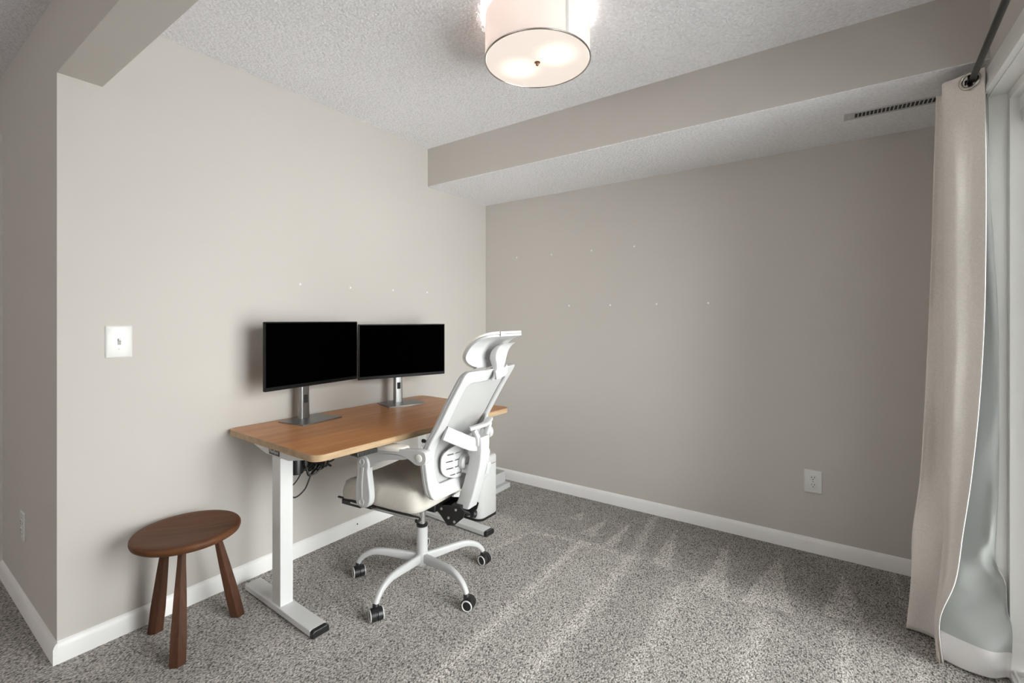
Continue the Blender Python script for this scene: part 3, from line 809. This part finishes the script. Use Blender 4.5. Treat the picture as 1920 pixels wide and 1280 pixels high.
# headrest bracket
bm = NB()
bp_ = spline([(-.478, 1.150, .050), (-.452, 1.136, .052), (-.432, 1.112, .050), (-.424, 1.085, .045), (-.424, 1.062, .036), (-.424, 1.040, .030), (-.425, 1.015, .033), (-.412, .990, .036)], 4)
rings = []
for k, (u, z, hw) in enumerate(bp_):
    f = k/(len(bp_)-1); th = .007+.011*math.sin(math.pi*min(1, f*1.1))
    rings.append([Vector((u+x, y, z)) for x, y in rrect(th*2, 2*hw, min(th*.8, .006), 3)])
loft(bm, rings); link('headrest_bracket', bm, WP, ch, smooth=50)
bm = NB(); bar(bm, spline([(-.430, .034, 1.012), (-.436, 0, 1.018), (-.428, -.045, 1.02), (-.418, -.085, 1.03)], 4), .040, .010); link('bracket_plate', bm, WP, hr, smooth=50)

# seat cushion
bm = NB()
def sup(a, b, e, n=56, cx=0., cy=0.):
    out = []
    for k in range(n):
        t = 2*math.pi*k/n; c_, s_ = math.cos(t), math.sin(t)
        out.append((cx+a*math.copysign(abs(c_)**(2/e), c_), cy+b*math.copysign(abs(s_)**(2/e), s_)))
    return out
rings = []
for z, s in ((.424, .90), (.420, .95), (.426, .985), (.440, 1.0), (.462, 1.0), (.480, .985), (.494, .95), (.502, .89), (.506, .80), (.507, .6), (.506, .3)):
    ring = []
    for x, y in sup(.240*s + (s-1)*.0, .234*s, 8.0, 80, .078, 0):
        drop = -.020*max(0, (x-.20)/.11)**2 + .014*(abs(y)/.22)**3*(1 if z > .48 else 0)
        ring.append(Vector((x, y, z+drop)))
    rings.append(ring)
loft(bm, rings); link('seat', bm, M['seat'], ch, smooth=80)
bm = NB(); prism(bm, sup(.205, .195, 5, 40, .075), .406, .424, 'XY'); link('seat_pan', bm, M['black_plastic'], ch)
# tilt mechanism
bm = NB(); box(bm, -.13, .12, -.07, .07, .372, .406); me_ = link('tilt_mechanism', bm, M['black_plastic'], ch, smooth=None, bevel=(.006, 2))
bm = NB()
for s in (.052, -.058):
    prism(bm, [(-.10, .400), (-.255, .425), (-.288, .405), (-.278, .375), (-.232, .335), (-.192, .325), (-.145, .372)], s, s+.006, 'XZ')
box(bm, -.235, -.13, -.052, .052, .372, .395); box(bm, -.262, -.215, -.055, .055, .398, .424)
br_ = link('recline_bracket', bm, M['black_plastic'], ch, smooth=None, bevel=(.002, 2))
for (u, z) in ((-.240, .405), (-.200, .362), (-.232, .350), (-.160, .395)):
    bm = NB(); lathe(bm, [(.006, 0), (.006, .003), (.004, .005)], 10, axmat((u, .058, z), (0, 1, 0))); link('bolt', bm, M['chrome'], br_)
bm = NB(); tube(bm, [(-.22, -.02, .372), (-.235, -.05, .350), (-.24, -.07, .342)], [.006, .008, .006], 8); lathe(bm, [(.010, 0), (.019, .004), (.019, .022), (.012, .028)], 20, axmat((-.240, -.062, .345), (-.5, -1, -.35)))
link('tension_knob', bm, M['black_plastic'], ch)
# retractable footrest rails under the seat
for s in (1, -1):
    bm = NB(); tube(bm, [(-.15, s*.208, .398), (.22, s*.208, .394)], .005, 8); tube(bm, [(-.16, s*.219, .407), (.24, s*.219, .402)], .0045, 8)
    r_ = link('footrest_rail', bm, M['chrome'], ch)
    bm = NB(); box(bm, -.16, .33, s*.214-.005, s*.214+.005, .408, .416); box(bm, .18, .300, s*.208-.012, s*.208+.012, .386, .408); lathe(bm, [(.009, -.012), (.009, .012)], 14, axmat((-.155, s*.214, .400), (0, 1, 0)))
    link('rail_slide', bm, M['black_plastic'], r_, bevel=(.002, 1))
bm = NB(); box(bm, .19, .325, -.196, .196, .376, .396); link('footrest', bm, M['edge_rubber'], ch, smooth=None, bevel=(.006, 3))
# armrests (left and right): rear joint on the stile, beam with pad, link, front post
BEAM = [(-.240, .686), (-.232, .708), (-.200, .715), (-.147, .710), (-.054, .703), (.023, .697), (.088, .688), (.100, .676), (.088, .664), (-.006, .675), (-.092, .681), (-.147, .670), (-.182, .654), (-.212, .653), (-.234, .664)]
LINK = [(.095, .662), (-.006, .674), (-.092, .678), (-.138, .674), (-.119, .664), (-.035, .650), (.033, .628), (.070, .602), (.110, .600), (.130, .636)]
POST = [(.148, .625), (.130, .646), (.105, .650), (.084, .640), (.074, .612), (.078, .586), (.072, .543), (.064, .478), (.070, .444), (.092, .424), (.130, .422), (.152, .442), (.155, .499), (.148, .561), (.144, .598)]
for s in (1, -1):
    bm = NB(); prism(bm, spline(BEAM, 4, True), s*.236, s*.266, 'XZ'); ar = link('arm_beam', bm, WP, ch, smooth=50, bevel=(.007, 3))
    bm = NB(); lathe(bm, [(.024, 0), (.024, .028)], 24, axmat((-.205, s*.236, .683), (0, -s, 0))); link('arm_boss', bm, WP, ar, bevel=(.003, 2))
    bm = NB(); lathe(bm, [(.016, 0), (.016, .003), (.012, .0045)], 24, axmat((-.205, s*.266, .683), (0, s, 0))); link('joint_cap', bm, M['plate_plastic'], ar, bevel=(.001, 1))
    bm = NB(); prism(bm, spline(LINK, 3, True), s*.238, s*.262, 'XZ'); lk = link('arm_link', bm, WP, ch, smooth=50, bevel=(.006, 3))
    bm = NB(); prism(bm, spline(POST, 3, True), s*.240, s*.272, 'XZ'); po = link('arm_post', bm, WP, ch, smooth=50, bevel=(.006, 3))
    bm = NB()
    rings = []
    for k in range(13):
        f = k/12; z = .600-.135*f; u = .110+.004*math.sin(f*3)+.003*f
        rings.append([Vector((u+x, s*(.2715+y), z)) for x, y in rrect(.014+.004*math.cos(f*3), .006, .002, 2)])
    loft(bm, rings); link('post_rib', bm, WP, po, smooth=50)
    for u, z in ((.112, .625), (.114, .447)):
        bm = NB(); lathe(bm, [(.015, 0), (.015, .004), (.011, .004), (.010, .0015), (.002, .0015)], 22, axmat((u, s*.272, z), (0, s, 0))); link('joint_cap', bm, WP, po, bevel=(.0008, 1))
    bm = NB()
    rings = []
    for z, k in ((.690, .98), (.693, 1), (.701, 1), (.706, .95), (.708, .85)):
        rings.append([Vector((x, s*.238+y, z+.010*(-(x-.0)/.12)*.6)) for x, y in sup(.112*k, .034*k, 3.5, 40, -.006)])
    loft(bm, rings); link('arm_pad', bm, M['arm_pad'], ar, smooth=60)
    # bracket that joins the post to the seat pan
    bm = NB(); box(bm, .085, .145, min(s*.17, s*.245), max(s*.17, s*.245), .408, .420); link('arm_bracket', bm, M['black_plastic'], po, smooth=None, bevel=(.003, 2))
# gas lift
bm = NB(); lathe(bm, [(.0165, .27), (.0165, .375)], 24); link('gas_piston', bm, M['chrome'], ch)
bm = NB(); lathe(bm, [(.026, .262), (.027, .266), (.027, .274), (.018, .276)], 28); link('lift_collar', bm, M['black_plastic'], ch)
bm = NB(); lathe(bm, [(.0265, .125), (.0265, .262)], 32); link('lift_cover', bm, WP, ch, bevel=(.002, 2))
# five-star base
bm = NB(); lathe(bm, [(.022, .078), (.030, .082), (.031, .125), (.026, .140), (.020, .141)], 32); hb_ = link('base_hub', bm, WP, ch)
RZ = R(186)
casters = [((.404, -1.544), 200), ((.749, -1.722), 205), ((1.029, -1.445), -62), ((.848, -1.096), -105), ((.470, -1.150), 10)]
casters = [((CX+.333*math.cos(R(a)), CY+.333*math.sin(R(a))), b) for a, b in ((207.5, 246), (279.5, 244), (351.5, 287), (63.5, 266), (135.5, 20))]
for (wx, wy), wa in casters:
    dx, dy = wx-CX, wy-CY; ang = math.atan2(dy, dx)-RZ
    c_, s_ = math.cos(ang), math.sin(ang)
    bm = NB()
    pth = spline([(.024, .112), (.10, .118), (.18, .125), (.235, .124), (.283, .106), (.312, .080), (.322, .060)], 5)
    rings = []
    n = len(pth)
    for k, (r_, z) in enumerate(pth):
        a = pth[max(0, k-1)]; b = pth[min(n-1, k+1)]; t = Vector((b[0]-a[0], 0, b[1]-a[1])).normalized()
        up = Vector((-t.z, 0, t.x)); f = k/(n-1)
        h_ = .044-.021*min(1, f*1.2); w2 = .025-.002*f
        ring = []
        for x, y in rrect(w2, h_, .009, 3):
            p = Vector((r_, 0, z-(.036-h_)*.0)) + up*(y-(.0)) + Vector((0, x, 0))
            ring.append(Vector((p.x*c_-p.y*s_, p.x*s_+p.y*c_, p.z)))
        rings.append(ring)
    loft(bm, rings); link('base_arm', bm, WP, ch, smooth=50)
    # caster
    cxl, cyl = .322*c_, .322*s_
    al = R(wa)-RZ; ax = Vector((math.cos(al), math.sin(al), 0))      # wheel axle direction
    fwd = Vector((-ax.y, ax.x, 0)); off = fwd*.012
    co = Vector((cxl, cyl, .026))+off
    bm = NB(); lathe(bm, [(.020, -.026), (.025, -.024), (.026, -.004), (.022, -.002), (.022, .002), (.026, .004), (.025, .024), (.020, .026)], 30, axmat(co, ax))
    cw = link('caster', bm, M['black_plastic'], ch, smooth=40)
    bm = NB()
    # hood over the wheels and stem
    rings = []
    for k in range(11):
        t = math.pi*(.02+.70*k/10); p = co+fwd*(-math.cos(t)*.0285)+Vector((0, 0, math.sin(t)*.0285))
        q = co+fwd*(-math.cos(t)*.0262)+Vector((0, 0, math.sin(t)*.0262))
        rings.append([p-ax*.020, p+ax*.020, q+ax*.020, q-ax*.020])
    loft(bm, rings); lathe(bm, [(.013, 0), (.013, .020), (.010, .024)], 18, Matrix.Translation((cxl, cyl, .044)))
    link('caster_hood', bm, M['black_plastic'], cw, smooth=40)
    for sgn in (1, -1):
        bm = NB(); ringmesh(bm, .0215, .0030, 0, 30, axmat(co+ax*.0255*sgn, ax), 8)
        link('caster_ring', bm, M['ring_white'], cw, smooth=60)

# ================================================================== STOOL
st = thing('wooden_stool', 'round dark walnut stool on three faceted legs against the lit wall', 'stool', (.222, -2.198, 0), R(-35))
bm = NB(); SR = .183
rings_p = [(.0, .410), (.10, .410), (.150, .409), (.172, .408), (.179, .406), (.1825, .401), (.1830, .392), (.180, .383), (.171, .377), (.12, .376), (.0, .376)]
prof = [(max(r, .0005), z+(-.010*(1-(r/.17)**2) if z > .405 and r < .168 else 0)+.018) for r, z in rings_p]
lathe(bm, prof, 72); link('stool_seat', bm, M['walnut'], st, smooth=60)
loc_rot = Matrix.Rotation(R(35), 3, 'Z')
for lx, ly in ((.088, -2.262), (.369, -2.284), (.248, -2.022)):
    p = loc_rot @ Vector((lx-.222, ly+2.198, 0)); d = p.normalized()
    b0 = p; t0 = d*.095
    bm = NB(); rings = []
    for f, r_ in ((0, .027), (.02, .0295), (.25, .0290), (.6, .0225), (.85, .0165), (1, .0145)):
        c_ = Vector((b0.x+(t0.x-b0.x)*f, b0.y+(t0.y-b0.y)*f, .392*f))
        rings.append([c_+Vector((r_*math.cos(R(60*k+15)), r_*math.sin(R(60*k+15)), 0)) for k in range(6)])
    loft(bm, rings); link('leg', bm, M['walnut_leg'], st, smooth=20, bevel=(.0015, 1))

# ================================================================== BIN + LOW BOX
bn = thing('trash_bin', 'tall slim white rounded bin on the carpet behind the chair', 'bin', (.385, -.642, 0))
bm = NB()
rings = [[Vector((x*s, y*s, z)) for x, y in rrect(.30, .192, .045, 8)] for z, s in ((.014, .985), (.018, 1), (.332, 1), (.334, .995))]
loft(bm, rings); link('bin_body', bm, M['white_metal'], bn, smooth=50)
bm = NB(); prism(bm, rrect(.302, .194, .045, 8), 0.0, .0139, 'XY'); link('bin_base', bm, M['black_plastic'], bn, smooth=50)
bm = NB(); prism(bm, rrect(.294, .186, .042, 8), .3342, .3375, 'XY'); link('lid_gap', bm, M['dark'], bn, smooth=50)
bm = NB()
rings = [[Vector((x*s, y*s, z)) for x, y in rrect(.30, .192, .045, 8)] for z, s in ((.3376, .995), (.339, 1), (.372, 1), (.381, .985), (.386, .94), (.388, .86))]
loft(bm, rings); link('bin_lid', bm, M['white_metal'], bn, smooth=60)
bx2 = thing('low_box', 'low white two-tiered plastic box on the carpet behind the bin, by the corner', 'box', (.19, -.235, 0))
bm = NB(); box(bm, -.12, .145, -.12, .105, 0, .036); link('lower_tier', bm, M['white_plastic'], bx2, smooth=None, bevel=(.003, 2))
bm = NB(); box(bm, -.12, .108, -.12, .095, .0361, .115); ut = link('upper_tier', bm, M['white_plastic'], bx2, smooth=None, bevel=(.003, 2))
bm = NB(); box(bm, -.115, .104, -.116, .091, .1151, .118); link('top_panel', bm, M['edge_rubber'], ut, smooth=None)

# ================================================================== CURTAIN + ROD
rd = thing('curtain_rod', 'thin dark metal curtain rod running above the sliding door', 'curtain rod', (2.727, -.66, 2.103))
ra, rb = Vector((.012, .16, 0)), Vector((-.098, -2.0, 0))
bm = NB(); tube(bm, [ra, rb], .0095, 20); link('rod_tube', bm, M['rod_metal'], rd)
for p in (ra, rb):
    bm = NB(); lathe(bm, [(.012, 0), (.014, .004), (.014, .014), (.010, .018)], 18, axmat(p, (p-(ra+rb)/2).normalized())); link('end_cap', bm, M['rod_metal'], rd)
    q = ra.lerp(rb, .06 if p is ra else .94)
    bm = NB(); tube(bm, [q-Vector((0, 0, .012)), Vector((XR-2.727-.004, q.y, -.012))], .005, 8); lathe(bm, [(.018, 0), (.018, .003)], 16, axmat((XR-2.727, q.y, -.012), (-1, 0, 0)))
    link('wall_bracket', bm, M['rod_metal'], rd)
# plan-view key points of the sheet at each level (world coordinates)
Ek = [(2.109, 2.757, -.712), (1.8, 2.759, -.715), (1.525, 2.758, -.72), (1.248, 2.754, -.72), (.951, 2.741, -.72), (.687, 2.721, -.72), (.495, 2.700, -.72), (.318, 2.680, -.72), (.162, 2.638, -.72), (.010, 2.648, -.725)]
F1k = [(2.12, 2.657, -.64), (1.843, 2.660, -.64), (1.545, 2.662, -.64), (1.248, 2.662, -.64), (.653, 2.661, -.64), (.455, 2.661, -.64), (.273, 2.650, -.64), (.119, 2.634, -.66), (.01, 2.636, -.69)]
F2k = [(2.12, 2.769, -.665), (1.719, 2.776, -.665), (1.53, 2.786, -.665), (1.248, 2.798, -.665), (.949, 2.800, -.665), (.687, 2.799, -.665), (.52, 2.794, -.665), (.40, 2.792, -.665), (.337, 2.816, -.665), (.25, 2.822, -.665), (.172, 2.833, -.665), (.032, 2.826, -.672)]
F3k = [(2.12, 2.656, -.53), (1.876, 2.650, -.53), (1.458, 2.641, -.53), (1.248, 2.634, -.53), (.91, 2.622, -.53), (.612, 2.608, -.53), (.394, 2.585, -.53), (.2, 2.580, -.53), (.01, 2.567, -.53)]
_sm = {}
def lk_(tab, z):
    k = id(tab)
    if k not in _sm:
        t = spline(sorted(tab), 8); _sm[k] = ([(a, b) for a, b, c in t], [(a, c) for a, b, c in t])
    return (interp(_sm[k][0], z), interp(_sm[k][1], z))
ZT, ZB = 2.128, .008
DENTS = [(6.5, .46, 1.0, .06, -.030), (6, .30, 1.2, .05, .030), (7, .16, 1.3, .06, -.025), (5.5, .62, 1.2, .10, .015), (6.5, .80, 1.5, .10, -.012), (11, .75, 1.0, .16, .020), (11.5, .35, 1.2, .12, -.020), (11, .12, 1.5, .06, .015)]
def sheet_row(z):
    E, F1, F2, F3 = (Vector((*lk_(t, z), 0)) for t in (Ek, F1k, F2k, F3k))
    low = max(0, 1-z/.9)                       # flare near the floor
    kb = min(1, (2.128-z)/.4)
    keys = [E, E.lerp(F1, .33)+Vector((0, .003*kb, 0)), E.lerp(F1, .72)+Vector((0, -.016*kb, 0)), F1+Vector((.006, -.010, 0)), F1+Vector((.004, .012, 0)),
            F1.lerp(F2, .35)+Vector((0, .016-.035*low, 0)), F1.lerp(F2, .72)+Vector((0, .004-.030*low, 0)), F2+Vector((-.012, -.004, 0)), F2, F2+Vector((-.014, .022, 0)),
            F2.lerp(F3, .40)+Vector((0, .004+.012*math.sin(z*5), 0)), F2.lerp(F3, .75)+Vector((0, .020, 0)), F3+Vector((.014, .002, 0)), F3+Vector((0, .004, 0)), F3+Vector((.014, .020, 0)),
            Vector((min(F3.x+.07, 2.72), -.492, 0)), Vector((2.745, -.485, 0)), Vector((2.755, -.470, 0)), Vector((2.74, -.450, 0)), Vector((2.715, -.445, 0))]
    # soft creases
    out = []
    for i, k in enumerate(keys):
        a = .003*math.sin(z*7.3+i*1.9)*(1.2-min(1, z/2.2))
        for i0, z0, wi, wz, amp in DENTS: a += amp*math.exp(-((i-i0)/wi)**2-((z-z0-.06*(i-i0))/wz)**2)
        out.append((k.x+a*.3, k.y+a))
    return spline(out, 6)
levels = []
z = ZB
while z < ZT: levels.append(z); z += .018 if z > 1.95 or z < .6 else .04
levels.append(ZT)
GC = (None)
bm = NB(); rows = []
for z in levels:
    row = []
    pts = sheet_row(z)
    N = len(pts)
    for i, (x, y) in enumerate(pts):
        zz = z
        if z < .2:   # the front flap drags on the carpet, its hem dips in the middle
            zz = z + .0
        row.append(bm.verts.new((x, y, zz)))
    rows.append(row)
# grommet centre on the front panel
gz = 2.098; rp = sheet_row(gz)
gx = 2.727-.098*( .058/2.0)
gi = min(range(14), key=lambda i: abs(rp[i][0]-gx)); gc = Vector((gx, rp[gi][1], gz))
for j in range(len(levels)-1):
    for i in range(N-1):
        cx = sum((rows[j][i].co, rows[j][i+1].co, rows[j+1][i].co, rows[j+1][i+1].co), Vector())/4
        if i < 22 and (cx-gc).length < .0205: continue
        f = bm.faces.new((rows[j][i], rows[j][i+1], rows[j+1][i+1], rows[j+1][i]))
ct = link('curtain', bm, [M['lining'], M['linen'], M['hem']], smooth=80)
tag(ct, 'floor-length beige linen grommet curtain with grey lining beside the sliding door', 'curtain')
so = ct.modifiers.new('s', 'SOLIDIFY'); so.thickness = .0028; so.offset = 0; so.material_offset = 1; so.material_offset_rim = 2
so.use_rim = True
# hem band sewn to the inside at the foot, and the narrow side hem
def on_sheet(i, z):
    p = sheet_row(z); k = int(i); f = i-k; k2 = min(k+1, len(p)-1)
    a = Vector((p[k][0], p[k][1], z)); b = Vector((p[k2][0], p[k2][1], z))
    t = (b-a).normalized(); n = Vector((t.y, -t.x, 0))
    return a.lerp(b, f), n
def strip(name, i0, i1, z0, z1, side, m, ni, nz, offs=.0024, slant=0):
    bm = NB(); g = []
    for j in range(nz+1):
        z = z0+(z1-z0)*j/nz; r_ = []
        for i in range(ni+1):
            ii = i0+(i1-i0)*i/ni
            p, n = on_sheet(ii, z); r_.append(bm.verts.new(p+n*offs*side))
        g.append(r_)
    for j in range(nz):
        for i in range(ni): bm.faces.new((g[j][i], g[j][i+1], g[j+1][i+1], g[j+1][i]))
    return link(name, bm, m, ct, smooth=80)
strip('bottom_hem', 0, 60, .010, .100, 1, M['hem'], 120, 6)
strip('side_hem', 0, 1.6, .10, ZT-.002, 1, M['hem'], 4, 60)
bm = NB()
rdir = (rb-ra).normalized()
# the ring sits flush with the cloth around the rod
_e, _f = Vector((*rp[0], 0)), Vector((*rp[12], 0)); _t = (_e-_f).normalized(); nrm = Vector((_t.y, -_t.x, 0))
ringmesh(bm, .0262, .0055, 0, 40, axmat(gc+nrm*.004, nrm), 10, .7)
gm_ = link('grommet', bm, M['nickel'], ct, smooth=60)
bm = NB(); mg = axmat(gc, nrm); V = [[bm.verts.new(mg @ Vector((r_*math.cos(2*math.pi*i/32), r_*math.sin(2*math.pi*i/32), z_))) for i in range(32)] for r_, z_ in ((.0215, .002), (.0215, -.018), (.0225, -.018), (.0225, .002))]
for a in range(4):
    for i in range(32): bm.faces.new((V[a][i], V[a][(i+1) % 32], V[(a+1) % 4][(i+1) % 32], V[(a+1) % 4][i]))
link('grommet_liner', bm, M['black_plastic'], gm_, smooth=60)

# roller shade head seen at the top of the glass door
rs = thing('door_shade', 'white shade gathered up at the top of the sliding glass door', 'shade', (XR+.085, ym, DZ-.037))
bm = NB(); box(bm, -.018, .018, -(DY1-DY0)/2+.04, (DY1-DY0)/2-.04, -.048, 0); link('head_rail', bm, M['vinyl'], rs, smooth=None, bevel=(.004, 2))
bm = NB(); box(bm, -.014, .014, -(DY1-DY0)/2+.045, (DY1-DY0)/2-.045, -.085, -.0485); link('shade_stack', bm, M['hem'], rs, smooth=None, bevel=(.005, 2))
